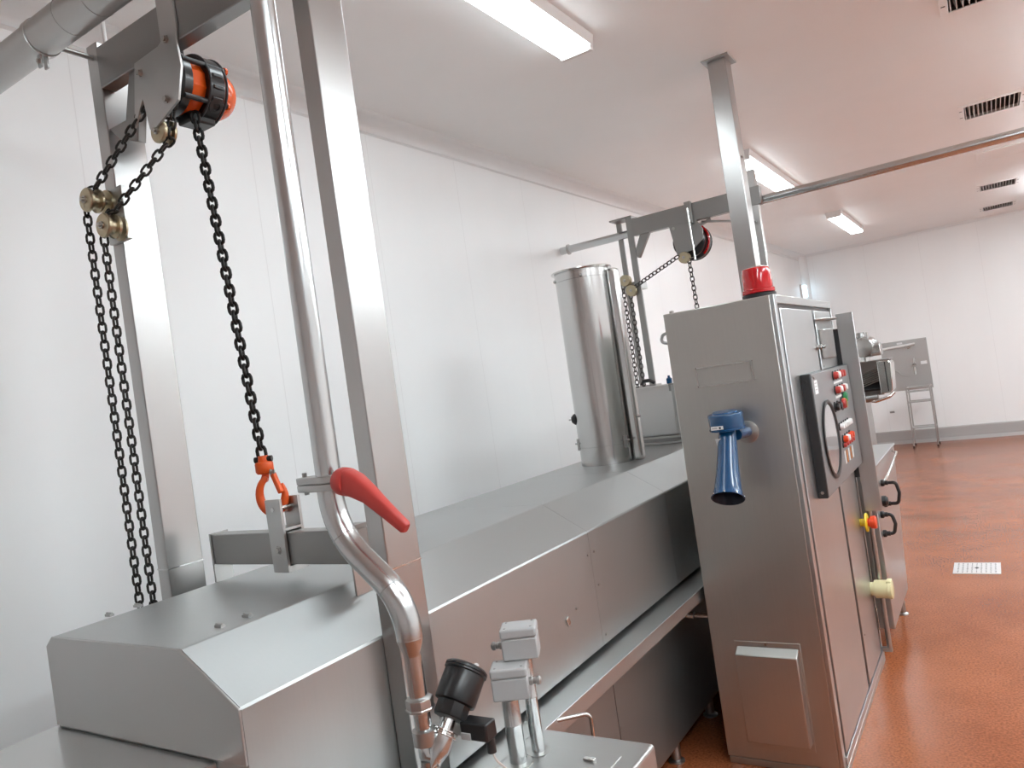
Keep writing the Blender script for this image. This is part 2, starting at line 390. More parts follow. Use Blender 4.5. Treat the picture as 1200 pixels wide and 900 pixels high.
# the front sheet: lower edge stands on the deck
# (sheets are butted with a hair-line joint)
for y0, y1 in ((.906, 2.3855), (2.3870, 3.1455), (3.1470, 5.65)): hood_sheet(y0, y1)
b = B(); b.prism([(HX0+.002, 1.066), (HX0, 1.258), (HX0+.03, HZ), (-1.47, HZ), (HX1, 1.177), (HX1, 1.066)], 'y', .900, .9062); b.build('end_plate', 'flat', t, .002)
for yy, z0 in ((1.47, 0),):
    pass
for p in ((-1.298, 2.41, 1.10), (-1.298, 2.41, .98), (-1.298, 2.41, .80), (-1.298, 2.36, 1.10)): bolt(t, p, (1, 0, 0), .004, .004, 'screw')
B().rbox((-1.296, 2.16, .93), (.006, .018, .03), Matrix.Rotation(.4, 3, 'X')).build('clip', 'chrome', t, .002)
bolt(t, (-1.299, 2.23, .95), (1, 0, 0), .004, .004, 'screw')
for y, x in ((1.033, -1.516), (1.104, -1.513), (1.054, -2.004), (1.13, -2.002)):
    B().box(x-.012, x+.012, y-.006, y+.006, HZ, HZ+.006).cyl((x-.012, y, HZ+.007), (x+.012, y, HZ+.007), .003, 8).build('hinge', 'steel', t)
# lifting bar with its lug and legs
lb = B().box(-1.985, -1.405, 1.365, 1.415, 1.333, 1.421).build('lifting_bar', 'dull', t, .003)
for x in (-1.990, -1.424):
    zl = HZ-.001 if x < -1.47 else 1.2525
    B().box(x-.003, x+.003, 1.362, 1.425, zl, 1.424).build('bracket', 'steel', lb, .001)
lg = B()
lg.box(-1.715, -1.655, 1.354, 1.363, 1.314, 1.512); lg.box(-1.715, -1.655, 1.4165, 1.4255, 1.314, 1.512); lg.box(-1.715, -1.655, 1.3625, 1.417, 1.312, 1.3305); lg.box(-1.715, -1.655, 1.363, 1.417, 1.424, 1.432)
lg.build('lug', 'steel', lb, .001)
bolt(lb, (-1.684, 1.354, 1.375), (0, -1, 0), .008, .008)
B().cyl((-1.685, 1.352, 1.485), (-1.685, 1.43, 1.485), .006).build('pin', 'chrome', lb)
B().box(-1.44, -1.40, 1.37, 1.41, 1.422, 1.432).build('pad', 'dull', lb)

# ------------------------------------------------------------------ gantries
def make_pulley(parent, p, r=.035, name='pulley'):
    x, y, z = p      # front face y, axis along +y
    o = B().lathe([(.006, -.003), (r*.92, -.001), (r, .002), (r, .008), (r*.72, .013), (r*.66, .02), (r*.72, .027), (r, .032), (r, .038), (r*.92, .041), (.006, .043)], (x, y, z), (0, 1, 0), 32).build(name, 'brass', parent)
    B().lathe([(.011, 0), (.011, .006), (.006, .006), (.006, .014), (.002, .015)], (x, y-.001, z), (0, -1, 0), 12).build('axle', 'bolt', o)
    return o
def gantry(y, label, near):
    t = thing('lifting_gantry', label, 'gantry', (-1.7, y, .75), 'gantries carrying the hoists over the hood')
    if near:
        PL = (-2.180, -2.124); PR = (-1.299, -1.2465); YB = y+.117; TOP = 2.928; ZB0, ZB1 = 2.782, 2.905
        B().box(*PL, y, YB, .752, TOP).build('post', 'post', t, .003)
        B().box(*PR, y, YB, .752, 3.05).build('post', 'post', t, .003)
        for (a, c) in (PL, PR): B().box(a-.0006, c+.0006, y-.0006, YB+.0006, 1.3325, 1.3365).build('weld', 'chrome', t)
        B().box(-2.1235, PR[0], y-.004, y+.042, ZB0, ZB1).build('beam', 'dull', t, .003)
        br = B(); br.prism([(-2.122, 2.66), (-2.074, 2.615), (-1.99, 2.582), (-1.93, 2.79), (-1.985, 2.79), (-2.035, 2.66)], 'y', y+.004, y+.03); br.build('brace', 'dull', t, .002)
        pl = [(-1.80, 2.930), (-1.728, 2.930), (-1.726, 2.82), (-1.735, 2.778), (-1.728, 2.708), (-1.76, 2.624), (-1.888, 2.578), (-1.902, 2.586), (-1.916, 2.679), (-1.972, 2.612), (-1.932, 2.786), (-1.815, 2.792), (-1.80, 2.80)]
        B().prism(pl, 'y', y-.012, y-.0045).build('hoist_plate', 'flat', t, .001)
        for px, pz in ((-1.777, 2.797), (-1.91, 2.75), (-1.809, 2.641)):
            bolt(t, (px, y-.012, pz), (0, -1, 0), .008, .009)
        make_pulley(t, (-1.880, y-.0035, 2.578), .034)
        make_pulley(t, (-2.148, y-.082, 2.441)); make_pulley(t, (-2.080, y-.082, 2.349))
        for px, pz in ((-2.148, 2.441), (-2.094, 2.349)):
            B().lathe([(.036, 0), (.036, .006)], (px, y-.024, pz), (0, 1, 0), 28).build('backing_disc', 'brass', t)
            B().cyl((px+.002, y-.04, pz), (px+.002, y, pz), .009, 12).build('spindle', 'bolt', t)
        B().box(-2.165, -2.07, y-.018, y-.001, 2.315, 2.475).build('pulley_plate', 'steel', t, .002)
        B().lathe([(.012, 0), (.012, .006), (.008, .012)], (-2.18, y+.04, 2.67), (-1, 0, 0), 14).build('bolt', 'bolt', t)
    else:
        PA = (-2.122, -2.076); PB = (-2.250, -2.210); TOP = 2.865; ZB0, ZB1 = 2.712, 2.836
        B().box(*PA, y, y+.016, .752, TOP).build('post', 'dull', t, .002)
        B().box(*PB, y+.12, y+.135, .752, TOP).build('post', 'dull', t, .002)
        B().box(PB[0], PA[1], y, y+.135, TOP-.012, TOP).build('cap_plate', 'dull', t, .002)
        for zz in (2.36, 1.6, 1.35): B().box(PB[0], PA[1], y+.0165, y+.1195, zz-.03, zz+.03).build('tie_plate', 'steel', t, .002)
        B().box(-2.075, -1.16, y-.004, y+.05, ZB0, ZB1).build('beam', 'dull', t, .002)
        B().box(-1.24, -1.18, y, y+.05, .752, 2.95).build('post', 'post', t, .003)
        B().prism([(-2.075, 2.62), (-2.075, 2.575), (-2.070, 2.553), (-2.055, 2.55), (-1.955, 2.711), (-2.03, 2.711)], 'y', y+.005, y+.035).build('brace', 'dull', t, .002)
        pl = [(-1.80, 2.712), (-1.60, 2.712), (-1.565, 2.64), (-1.572, 2.575), (-1.655, 2.515), (-1.77, 2.50)]
        B().prism(pl, 'y', y-.014, y-.005).build('hoist_plate', 'dull', t, .001)
        bolt(t, (-1.77, y-.014, 2.69), (0, -1, 0), .008, .009); bolt(t, (-1.64, y-.014, 2.54), (0, -1, 0), .008, .009)
        make_pulley(t, (-1.722, y-.03, 2.474), .040)
        make_pulley(t, (-2.183, y-.03, 2.405), .042); make_pulley(t, (-2.145, y-.03, 2.325), .042)
        gb = B().box(-1.662, -1.618, y-.045, y-.006, 2.69, 2.845).build('guide_bracket', 'dull', t, .003)
        B().tube([(-1.641, y-.05, 2.80), (-1.636, y-.052, 2.44)], .0075, 12).build('guide_rod', 'chrome', gb)
    return t
YG1, YG2 = 1.305, 5.15
gantry(YG1, 'near stainless gantry of box posts around the front of the hood', True)
gantry(YG2, 'far stainless gantry behind the upright drum and cabinet', False)

# suspension rod above the near post
B_ = B().cyl((-2.165, 1.362, 2.9285), (-2.165, 1.362, ZC), .006, 10)
tag(B_.build('hanger_rod', 'white', None, 0, (-2.165, 1.362, 2.93)), 'thin pale rod rising from the near left post to the ceiling', 'rod')

# ------------------------------------------------------------------ hoists
def hoist(y0, cx, cz, label, k=1.0, far=False):
    t = thing('chain_hoist', label, 'hoist', (cx, y0, cz), 'chain hoists under the gantry beams')
    ax = (0, 1, 0)
    R_ = .093*k
    B().lathe([(R_*.6, 0), (R_*.93, .002), (R_, .008), (R_, .033), (R_*.9, .036)], (cx, y0, cz), ax, 40).build('wheel_cover', 'blackm', t)
    b = B().lathe([(R_*.80, .034), (R_*.88, .04), (R_*.90, .06), (R_*.86, .085), (R_*.82, .09)], (cx, y0, cz), ax, 12)
    o = b.build('gear_case', 'orange' if not far else 'redl', t, .004, smooth=25)
    B().lathe([(R_*.7, .084), (R_*1.02, .086), (R_*1.06, .09), (R_*1.06, .135), (R_*.98, .142), (R_*.6, .142)], (cx, y0, cz), ax, 44).build('body_ring', 'blackm', t)
    for yy in (.086, .141):
        pts = [(cx+R_*1.06*math.cos(a), y0+yy, cz+R_*1.06*math.sin(a)) for a in [2*PI*i/40 for i in range(40)]]
        B().tube(pts, .004, 8, True).build('side_plate_edge', 'dark', t)
    if not far:
        B().lathe([(R_*.82, .140), (R_*.84, .150), (R_*.80, .175), (R_*.66, .200), (R_*.60, .206), (R_*.2, .210)], (cx, y0, cz), ax, 36).build('end_cap', 'orange', t)
        for a in (2.3, 4.2, .5, 5.6):
            px, pz = cx+R_*1.0*math.cos(a), cz+R_*1.0*math.sin(a)
            s = B().cyl((px, y0+.01, pz), (px, y0+.15, pz), .008, 12).build('stay_bolt', 'dark', t)
            B().lathe([(.011, 0), (.011, .008), (.004, .012)], (px, y0+.15, pz), (0, 1, 0), 8).build('nut', 'orange', s)
        # raised ribs and fittings on the ring
        for a in (-.55, -.2, .15):
            px, pz = cx+R_*1.05*math.cos(a), cz+R_*1.05*math.sin(a)
            B().rbox((px, y0+.112, pz), (.010, .034, .012), Matrix.Rotation(-a, 3, 'Y')).build('rib', 'dark', t, .003)
        B().lathe([(.022, 0), (.022, .008), (.012, .010), (.012, .004)], (cx+R_*1.0*math.cos(-.75), y0+.112, cz+R_*1.0*math.sin(-.75)), (math.cos(-.75), 0, math.sin(-.75)), 16).build('hub', 'dark', t)
        B().box(cx-.03, cx+.035, y0+.05, y0+.135, cz-R_*1.18, cz-R_*.85).build('chain_guide', 'black', t, .006)
        B().tube(fillet([(cx+.02, y0+.06, cz+R_*.9), (cx+.02, y0+.06, cz+.115), (cx+.02, y0+.03, cz+.125)], .01), .006, 10).build('hanger', 'dark', t)
    else:
        B().tube([(cx+R_*1.1*math.cos(a), y0+.06, cz+R_*1.1*math.sin(a)) for a in [-.9+i*.12 for i in range(20)]], .008, 8).build('rim_band', 'redl', t)
        B().tube(fillet([(cx+.02, y0, cz+.14), (cx+.03, y0-.02, cz+.10), (cx+.12, y0-.01, cz+.09), (cx+.17, y0+.02, cz+.12)], .02), .010, 10).build('chain_guide', 'grey', t)
    return t
hoist(1.350, -1.893, 2.735, 'orange and black chain hoist bolted behind the near gantry plate')
hoist(YG2+.055, -1.70, 2.592, 'dark red chain hoist half hidden under the far gantry beam', 1.25, True)

# ------------------------------------------------------------------ chains
def link_mesh(b, c, d, side, Lc, Wd, r, seg=8, n=5):
    """one welded link: stadium in the plane of d and side"""
    pts = []; h = Lc/2-Wd/2
    for k in range(n+1): a = -PI/2+PI*k/n; pts.append(c+d*(h+math.cos(a)*Wd/2)+side*(math.sin(a)*Wd/2))
    for k in range(n+1): a = PI/2+PI*k/n; pts.append(c+d*(-h+math.cos(a)*Wd/2)+side*(math.sin(a)*Wd/2))
    b.tube(pts, r, seg, True)
def walk(path, step):
    path = [Vector(p) for p in path]; out = []; acc = 0.; nxt = step/2
    for a, b in zip(path, path[1:]):
        L = (b-a).length; d = (b-a)/L
        while nxt <= acc+L: out.append((a+d*(nxt-acc), d)); nxt += step
        acc += L
    return out
def chain(parent, path, pitch, wd, r, mat, single=False, face=(.83, .56, 0), name='link'):
    lk = walk(path, pitch); proto = [None, None]; bb = B() if single else None
    for i, (p, d) in enumerate(lk):
        f = Vector(face); f = (f-d*f.dot(d)).normalized(); s = f if i % 2 == 0 else d.cross(f)
        s = (s+.35*(d.cross(s) if i % 2 == 0 else -d.cross(s))).normalized() if single else s
        if single: link_mesh(bb, p, d, s, pitch+2.0*r, wd, r, 6, 4)
        else:
            if proto[0] is None:
                b = B(); link_mesh(b, Vector((0, 0, 0)), Vector((0, 0, 1)), Vector((1, 0, 0)), pitch+2.0*r, wd, r); o = b.build(name, mat, None); proto[0] = o
            else: o = proto[0].copy(); C.objects.link(o)
            rot = Matrix((s, d.cross(s), d)).transposed()
            o.parent = parent; o.location = p-Vector(ORG[parent.name]); o.rotation_euler = rot.to_euler()
    if single: bb.build(name, mat, parent)
# load chain and hook of the near hoist
top, end = Vector((-1.853, 1.410, 2.645)), Vector((-1.752, 1.398, 1.628))
t = thing('load_chain', 'black load chain of the near hoist ending in an orange hook', 'chain', end)
chain(t, [top, end], .0262, .0225, .0050, 'chain_b')
# hook in the bar's lug
hp = Vector((-1.747, 1.396, 1.632))
B().lathe([(.014, 0), (.0155, -.016), (.023, -.018), (.025, -.022), (.025, -.044), (.021, -.050), (.010, -.052), (.010, -.058)], hp, (0, 0, 1), 18).build('swivel', 'hook', t)
B().cyl(hp+Vector((-.022, -.012, -.010)), hp+Vector((.022, .012, -.010)), .0085, 10).build('pin', 'black', t)
hc = Vector((-1.722, 1.390, 1.523)); pts = []; rad = []
for k in range(26):
    u = k/25; a = math.radians(118+u*275)
    R2 = .034
    pts.append(hc+Vector((R2*1.05*math.cos(a)*.83, R2*math.cos(a)*.56, R2*1.45*math.sin(a)))); rad.append(.0085+.0050*math.sin(PI*u)-.005*max(0, u-.82)/.18)
pts = [hp+Vector((0, 0, -.056)), hp+Vector((-.004, -.001, -.066))]+pts; rad = [.010, .011]+rad
hk = B().tube(pts, rad, 12).build('hook', 'hook', t)
B().rbox(hc+Vector((.018, .006, .030)), (.014, .014, .062), Matrix.Rotation(math.radians(-24), 3, 'Y')).build('latch', 'hook', t, .003)
bolt(t, hc+Vector((.006, -.002, .062)), (.83, .56, 0), .006, .012)
# hand chains over the pulleys
t = thing('hand_chain', 'grey chain strand over the outer upper pulley of the near left post', 'chain', (-2.19, 1.25, .65), 'hand chains of the near gantry')
chain(t, [(-1.905, 1.318, 2.69), (-2.128, 1.248, 2.478), (-2.160, 1.246, 2.475), (-2.190, 1.245, 2.44), (-2.196, 1.245, .66)], .0268, .0205, .0036, 'chain')
t = thing('hand_chain', 'grey chain strand over the lower pulley of the near left post', 'chain', (-2.13, 1.25, .65), 'hand chains of the near gantry')
chain(t, [(-1.835, 1.335, 2.66), (-1.862, 1.324, 2.548), (-1.885, 1.320, 2.538), (-2.052, 1.250, 2.387), (-2.088, 1.246, 2.386), (-2.120, 1.246, 2.35), (-2.128, 1.246, .66)], .0268, .0205, .0036, 'chain')
# far chains
def far_chain(path, label):
    t = thing('hoist_chain', label, 'chain', path[-1], 'chains of the far gantry')
    chain(t, path, .032, .0235, .0042, 'gal', True, name='link_strand')
far_chain([(-1.755, 5.115, 2.49), (-2.115, 5.125, 2.345)], 'thin chain slanting from the far hoist down to its post pulleys')
far_chain([(-1.69, 5.13, 2.46), (-1.672, 5.13, 1.55)], 'thin chain hanging from the far hoist behind the cabinet top')
far_chain([(-2.205, 5.125, 2.38), (-2.205, 5.125, 1.36)], 'thin chain running down the far post, left strand')
far_chain([(-2.155, 5.125, 2.30), (-2.155, 5.125, 1.36)], 'thin chain running down the far post, right strand')

# ------------------------------------------------------------------ overhead duct pipe, top left
yp, zp, rp = 1.125, 2.862, .050
t = thing('overhead_pipe', 'thick overhead stainless pipe crossing the top left corner', 'pipe', (-2.1, yp, zp))
B().cyl((-2.07, yp, zp), (1.4, yp, zp), rp, 40).build('pipe', 'steel', t)
B().cyl((-2.72, yp, zp), (-2.076, yp, zp), rp*.98, 40).build('pipe', 'steel', t)
B().lathe([(rp+.0005, 0), (rp+.003, .001), (rp+.003, .022), (rp+.0005, .023)], (-2.096, yp, zp), (1, 0, 0), 40).build('clamp_band', 'steel', t)
B().lathe([(rp+.001, 0), (rp+.001, .003)], (-1.93, yp, zp), (1, 0, 0), 40).build('weld', 'steel', t)
B().lathe([(rp+.001, 0), (rp+.001, .002)], (-1.80, yp, zp), (1, 0, 0), 40).build('weld', 'steel', t)
e = B().rbox((-2.083, yp-.012, zp-rp-.016), (.018, .006, .040), Matrix.Identity(3)).rbox((-2.083, yp+.004, zp-rp-.016), (.018, .006, .040), Matrix.Identity(3)).build('clamp_ear', 'steel', t, .002)
bolt(e, (-2.083, yp-.015, zp-rp-.018), (0, -1, 0), .006, .006)
B().cyl((-2.150, yp+.045, 2.886), (-2.150, 1.3045, 2.886), .008, 14).build('tie_rod', 'steel', t)

# ------------------------------------------------------------------ product pipe with butterfly valve and angle seat valve
YP = 1.084
t = thing('product_pipe', 'polished stainless riser pipe with red lever valve and black actuator', 'pipe', (-1.0, YP, .8))
B().cyl((-1.1645, YP, 1.592), (-1.1607, YP, 2.832), .0255, 32).build('riser', 'tube', t)
path = fillet([(-1.1655, YP, 1.563), (-1.167, YP, 1.478), (-1.006, YP, 1.338), (-1.006, YP, 1.268)], .17, 14)
B().tube(path, .0262, 32).build('offset_bend', 'tube', t)
for q in (.33, .62):
    i = int(q*len(path)); p0 = path[i]; d = (path[i+1]-path[i-1]).normalized()
    B().lathe([(.0263, -.0008), (.0267, 0), (.0263, .0008)], p0, d, 32, False).build('weld', 'steel', t)
B().lathe([(.0262, 0), (.0264, .002), (.0175, .030), (.0172, .034)], (-1.006, YP, 1.268), (0, 0, -1), 32).build('reducer', 'tube', t)
B().cyl((-1.006, YP, 1.152), (-1.006, YP, 1.236), .0172, 28).build('pipe', 'tube', t)
# butterfly valve at z 1.56 - 1.59
v = B().lathe([(.0265, 0), (.031, .002), (.031, .012), (.0265, .014), (.0265, .016), (.031, .018), (.031, .028), (.0265, .030)], (-1.165, YP, 1.563), (0, 0, 1), 32).build('butterfly_valve', 'steel', t)
for z in (1.563, 1.5785): B().prism([(-1.240, YP-.020), (-1.190, YP-.030), (-1.150, YP-.033), (-1.118, YP-.026), (-1.112, YP+.01), (-1.14, YP+.030), (-1.19, YP+.028), (-1.240, YP+.012)], 'z', z, z+.0145).build('flange', 'steel', v, .002)
for px, py in ((-1.228, -.006), (-1.122, -.014)):
    B().lathe([(.005, 0), (.005, .045), (.004, .046)], (px, YP+py, 1.556), (0, 0, 1), 8).build('bolt', 'bolt', v)
B().cyl((-1.14, YP-.01, 1.578), (-1.098, YP-.022, 1.578), .011).build('stem', 'dull', v)
# lever: hub then tapering handle running down to the right, slightly towards the viewer
hd = B()
S = [Vector((-1.100, YP-.024, 1.580)), Vector((-1.082, YP-.028, 1.579)), Vector((-1.058, YP-.030, 1.570)), Vector((-1.030, YP-.030, 1.552)), Vector((-.992, YP-.030, 1.520)), Vector((-.952, YP-.030, 1.487)), Vector((-.948, YP-.030, 1.484))]
W = [(.022, .024), (.026, .026), (.024, .024), (.019, .019), (.015, .015), (.0125, .012), (.009, .009)]
rings = []
for i, (p, (hw, hh)) in enumerate(zip(S, W)):
    d = (S[min(i+1, 6)]-S[max(i-1, 0)]).normalized(); sd = d.cross(Vector((0, 1, 0))).normalized(); dp = Vector((0, 1, 0))
    rings.append([hd.bm.verts.new(p+sd*hw*math.copysign(abs(math.cos(a))**.55, math.cos(a))+dp*hh*.75*math.copysign(abs(math.sin(a))**.55, math.sin(a))) for a in [2*PI*k/16 for k in range(16)]])
for a, b_ in zip(rings, rings[1:]):
    for k in range(16): hd.face([a[k], a[(k+1) % 16], b_[(k+1) % 16], b_[k]])
hd.face(rings[0][::-1]); hd.face(rings[-1])
hd.build('lever', 'red', v, smooth=50)
B().lathe([(.027, 0), (.028, .004), (.028, .024), (.024, .030)], (-1.106, YP-.020, 1.580), (.95, -.3, -.08), 24).build('lever_hub', 'red', v)
# union nut and angle-seat body
B().lathe([(.0205, 0), (.0285, .002), (.0285, .006), (.027, .007), (.027, .024), (.022, .027)], (-1.005, YP, 1.128), (0, 0, 1), 8).build('union_nut', 'steel', t, .001)
B().cyl((-1.004, YP, 1.04), (-1.004, YP, 1.13), .0165, 28).build('valve_inlet', 'tube', t)
B().lathe([(.0175, 0), (.0235, .003), (.0235, .030), (.0175, .033)], (-1.003, YP, 1.062), (0, 0, 1), 28).build('collar', 'steel', t)
ax = Vector((.012, .113, .123)).normalized(); o0 = Vector((-.9835, YP, 1.043)); KA = .80
def al(prof, k=0.): return [(r_, h_*KA+k*KA) for r_, h_ in prof]
B().lathe(al([(.001, -.030), (.0225, .012), (.0225, .052), (.017, .056)]), o0, ax, 28).build('valve_branch', 'tube', t)
B().tube([(-1.004, YP, 1.06), (-1.001, YP, 1.045), (-.990, YP+.004, 1.040), (-.985, YP+.018, 1.052), (-.982, YP+.030, 1.068)], [.0165, .019, .0215, .0215, .021], 24).build('valve_body', 'tube', t)
B().lathe(al([(.0225, 0), (.0275, .001), (.0275, .004), (.023, .006), (.023, .010), (.0275, .011), (.0275, .014), (.0185, .016)], .044), o0, ax, 32).build('clamp_ring', 'chrome', t)
B().cyl(o0+ax*.058*KA, o0+ax*.092*KA, .0155, 28).build('bonnet', 'tube', t)
ac = B().lathe(al([(.0155, 0), (.033, .002), (.0345, .006), (.0345, .040), (.032, .043)], .086), o0, ax, 10).build('actuator', 'black', t, .0015, smooth=25)
B().lathe(al([(.034, 0), (.0408, .003), (.042, .008), (.042, .074), (.0408, .078)], .122), o0, ax, 40).build('cylinder', 'black', ac)
B().lathe(al([(.0428, 0), (.0445, .002), (.0445, .006), (.0428, .007), (.0445, .008), (.0445, .013), (.040, .018), (.012, .020)], .198), o0, ax, 40).build('cap', 'black', ac)
B().lathe(al([(.0055, 0), (.0055, .012), (.002, .014)], .216), o0+Vector((.014, .006, -.006)), ax, 12).build('indicator_pin', 'label', ac)
B().cyl((-1.001, YP, .81), (-1.001, YP, 1.035), .0175, 28).build('downpipe', 'tube', t)
B().lathe([(.0178, 0), (.0195, .002), (.0195, .008), (.0178, .010)], (-1.001, YP, 1.012), (0, 0, 1), 28).build('weld', 'steel', t)
# solenoid plug and its plate
sl = B().box(-.955, -.892, 1.130, 1.165, 1.056, 1.091).build('solenoid_plug', 'black', t, .004)
B().box(-.952, -.930, 1.127, 1.131, 1.058, 1.071).build('terminal_cover', 'grey', sl, .001)
B().cyl((-.900, 1.150, 1.030), (-.900, 1.150, 1.058), .009, 14).build('cable_gland', 'dark', sl)
B().box(-1.02, -.955, 1.15, 1.156, 1.052, 1.085).build('mount_plate', 'steel', t, .001)
b = B().tube(fillet([(-.900, 1.150, 1.031), (-.897, 1.155, 1.012), (-.93, 1.28, .90), (-1.02, 1.40, .815), (-1.09, 1.455, .812)], .03), .0022, 8)
tag(b.build('cable', 'cable', None, 0, (-1.09, 1.455, .80)), 'white cable sagging from the black plug to the near probe tube', 'cable')

# ------------------------------------------------------------------ stainless housing with two level probes
HB = .80
t = thing('pump_housing', 'low stainless box with rounded edges at the bottom of the photo', 'housing', (-.99, 1.2, 0))
B().box(-1.165, -.824, .75, 1.70, .16, HB).build('case', 'flat', t, .010, seg=3)
B().box(-1.06, -.875, 1.02, 1.615, HB-.0005, HB+.003).build('lid', 'flat', t, .002)
for x, y in ((-1.14, .80), (-.85, .80), (-1.14, 1.66), (-.85, 1.66)): B().cyl((x, y, 0), (x, y, .17), .02).build('leg', 'steel', t)
lt = B().box(-.955, -.925, 1.565, 1.577, HB+.003, HB+.010).build('latch', 'chrome', t, .002)
def probe(x, y, r, z1, bx, label):
    t = thing('level_probe', label, 'probe', (x, y, HB), 'level probes on the stainless box')
    B().lathe([(r+.014, 0), (r+.014, .004), (r+.003, .006)], (x, y, HB), (0, 0, 1), 24).build('flange', 'steel', t)
    B().lathe([(r, 0), (r, (z1-HB)*.55), (r+.001, (z1-HB)*.55+.002), (r+.001, (z1-HB)*.55+.004), (r, (z1-HB)*.55+.006), (r, z1-HB-.01)], (x, y, HB+.004), (0, 0, 1), 28).build('tube', 'tube', t)
    B().cyl((x, y, z1-.008), (x, y, z1), r*.92, 24).build('seal', 'black', t)
    w, d, h = .090, .072, .078; x0, y0 = x-w/2+bx, y-d/2; A = math.radians(27)
    bxo = B().box(x0, x0+w, y0, y0+d, z1, z1+h*.68).turn((x, y), A).build('junction_box', 'grey', t, .004)
    B().box(x0-.001, x0+w+.001, y0-.001, y0+d+.001, z1+h*.69, z1+h).turn((x, y), A).build('lid', 'grey', bxo, .006, seg=3)
    for sx in (.012, w-.012):
        for sy in (.012, d-.012): B().cyl((x0+sx, y0+sy, z1+h-.0005), (x0+sx, y0+sy, z1+h+.001), .003, 8).turn((x, y), A).build('screw', 'dull', bxo)
    side = 1 if bx > .0 else -1; gx = x0+w if side > 0 else x0
    B().lathe([(.010, 0), (.010, .008), (.008, .010), (.008, .018), (.011, .019), (.011, .026), (.006, .030)], (gx, y-.005, z1+h*.42), (side, 0, 0), 14).turn((x, y), A).build('cable_gland', 'steel' if side > 0 else 'dull', t)
probe(-1.108, 1.515, .0215, .967, .010, 'near level probe with grey junction box on a steel tube')
probe(-1.088, 1.578, .0165, 1.046, -.006, 'far level probe with the higher grey junction box')

# ------------------------------------------------------------------ tall electrical cabinet
CX0, CX1, CY0, CY1, CZ = -1.182, -.712, 3.130, 4.400, 1.950
t = thing('electrical_cabinet', 'tall free standing stainless control cabinet with side doors', 'cabinet', (-.95, 3.76, 0))
B().box(CX0, CX1-.016, CY0, CY1, .032, CZ).build('body', 'cab', t, .004)
B().box(CX0+.004, CX1+.006, CY0+.006, CY1, .0, .028).build('plinth', 'cab', t, .002)
# front frame around the doors
B().box(CX1-.016, CX1, CY0, CY0+.045, .03, CZ).build('frame_stile', 'door', t, .002)
B().box(CX1-.016, CX1, CY0+.045, CY1, 1.915, CZ).build('frame_rail', 'door', t, .002)
B().box(CX1-.016, CX1+.006, CY0+.045, CY1, .03, .066).build('frame_rail', 'door', t, .002)
B().box(CX1-.016, CX1, 4.375, CY1, .066, 1.915).build('frame_stile', 'door', t, .002)
B().box(CX1-.014, CX1-.012, CY0+.045, 4.375, .066, 1.915).build('door_gap_sheet', 'black', t)  # black sheet behind both doors, showing through their gaps
d1 = B().box(CX1-.010, CX1+.004, CY0+.062, 3.838, .075, 1.895).build('door', 'door', t, .003)
d2 = B().box(CX1-.010, CX1+.004, 3.890, 4.310, .075, 1.895).build('door', 'door', t, .003)
for d, yy in ((d1, 3.815), (d2, 3.912)):
    B().lathe([(.014, 0), (.014, .006), (.009, .008), (.009, .022), (.005, .024)], (CX1+.004, yy, 1.715), (1, 0, 0), 16).build('latch', 'chrome', d)
for yy, zz in ((3.93, .30), (3.93, 1.62)): bolt(d2, (CX1+.004, yy, zz), (1, 0, 0), .004, .003, 'screw')
# rounded cover high on the far door
cv = B(); pr = [(CX1+.004+.040*math.sin(a), 4.05-.13*math.cos(a)) for a in [PI*k/16 for k in range(17)]]
cv.prism(pr, 'z', 1.655, 1.800); cvo = cv.build('canister', 'dull', d2, .004)
hb = B(); pr = [(CX1+.004+.062*math.sin(a), 4.06-.20*math.cos(a)) for a in [PI*k/16 for k in range(17)]]
hb.prism(pr, 'z', 1.845, 1.853); hb.build('rain_hood', 'steel', d2, .002)
# control box with round recorder
pb = B().box(CX1+.004, -.667, 3.368, 4.345, 1.075, 1.607).build('control_box', 'dark', t, .004)
B().box(-.667, -.664, 3.372, 4.340, 1.079, 1.603).build('face', 'panel', pb, .001)
B().lathe([(.155, 0), (.176, .002), (.176, .008), (.166, .010), (.156, .006)], (-.664, 3.605, 1.300), (1, 0, 0), 48, False).build('recorder_ring', 'black', pb)
B().lathe([(.156, 0), (.156, .003)], (-.664, 3.605, 1.300), (1, 0, 0), 48).build('recorder_window', 'glass', pb)
def button(y, z, r, cap, mat, bezel='ink'):
    o = B().lathe([(r*1.25, 0), (r*1.25, .004), (r, .006)], (-.664, y, z), (1, 0, 0), 16).build('push_button', bezel, pb)
    B().lathe([(r*.95, 0), (r, cap*.5), (r*.8, cap)], (-.659, y, z), (1, 0, 0), 16).build('button_cap', mat, o)
for z, mats in ((1.570, ('red', 'label', 'red', 'red')), (1.500, ('red', 'label', 'red', 'label'))):
    for k, m in enumerate(mats): button(3.87+k*.07, z, .018, .020, m)
    B().box(-.664, -.6625, 3.86, 4.10, z-.040, z-.030).build('legend', 'label', pb)
for (y, z, m) in ((4.05, 1.452, 'green'), (4.0, 1.425, 'yellow'), (3.99, 1.425, 'red'), (3.80, 1.425, 'black'), (3.87, 1.425, 'black')): button(y, z, .026 if m != 'black' else .020, .018, m)
for k in range(5): button(3.84+k*.06, 1.327, .015, .018, 'label')
for k in range(4): button(3.88+k*.065, 1.262, .017, .020, ('estop', 'label', 'estop', 'estop')[k])
for k in range(5): button(3.86+k*.06, 1.235, .010, .014, 'red')
for k in range(5):
    B().box(-.664, -.661, 3.87+k*.055, 3.885+k*.055, 1.145, 1.205).build('legend_strip', 'amber' if k % 2 else 'label', pb)
B().box(-.664, -.6632, 3.41, 3.475, 1.515, 1.575).build('sticker', 'label', pb)
for k in range(3): B().box(-.6632, -.6629, 3.418, 3.460, 1.560-k*.014, 1.564-k*.014).build('print_line', 'grey', pb)
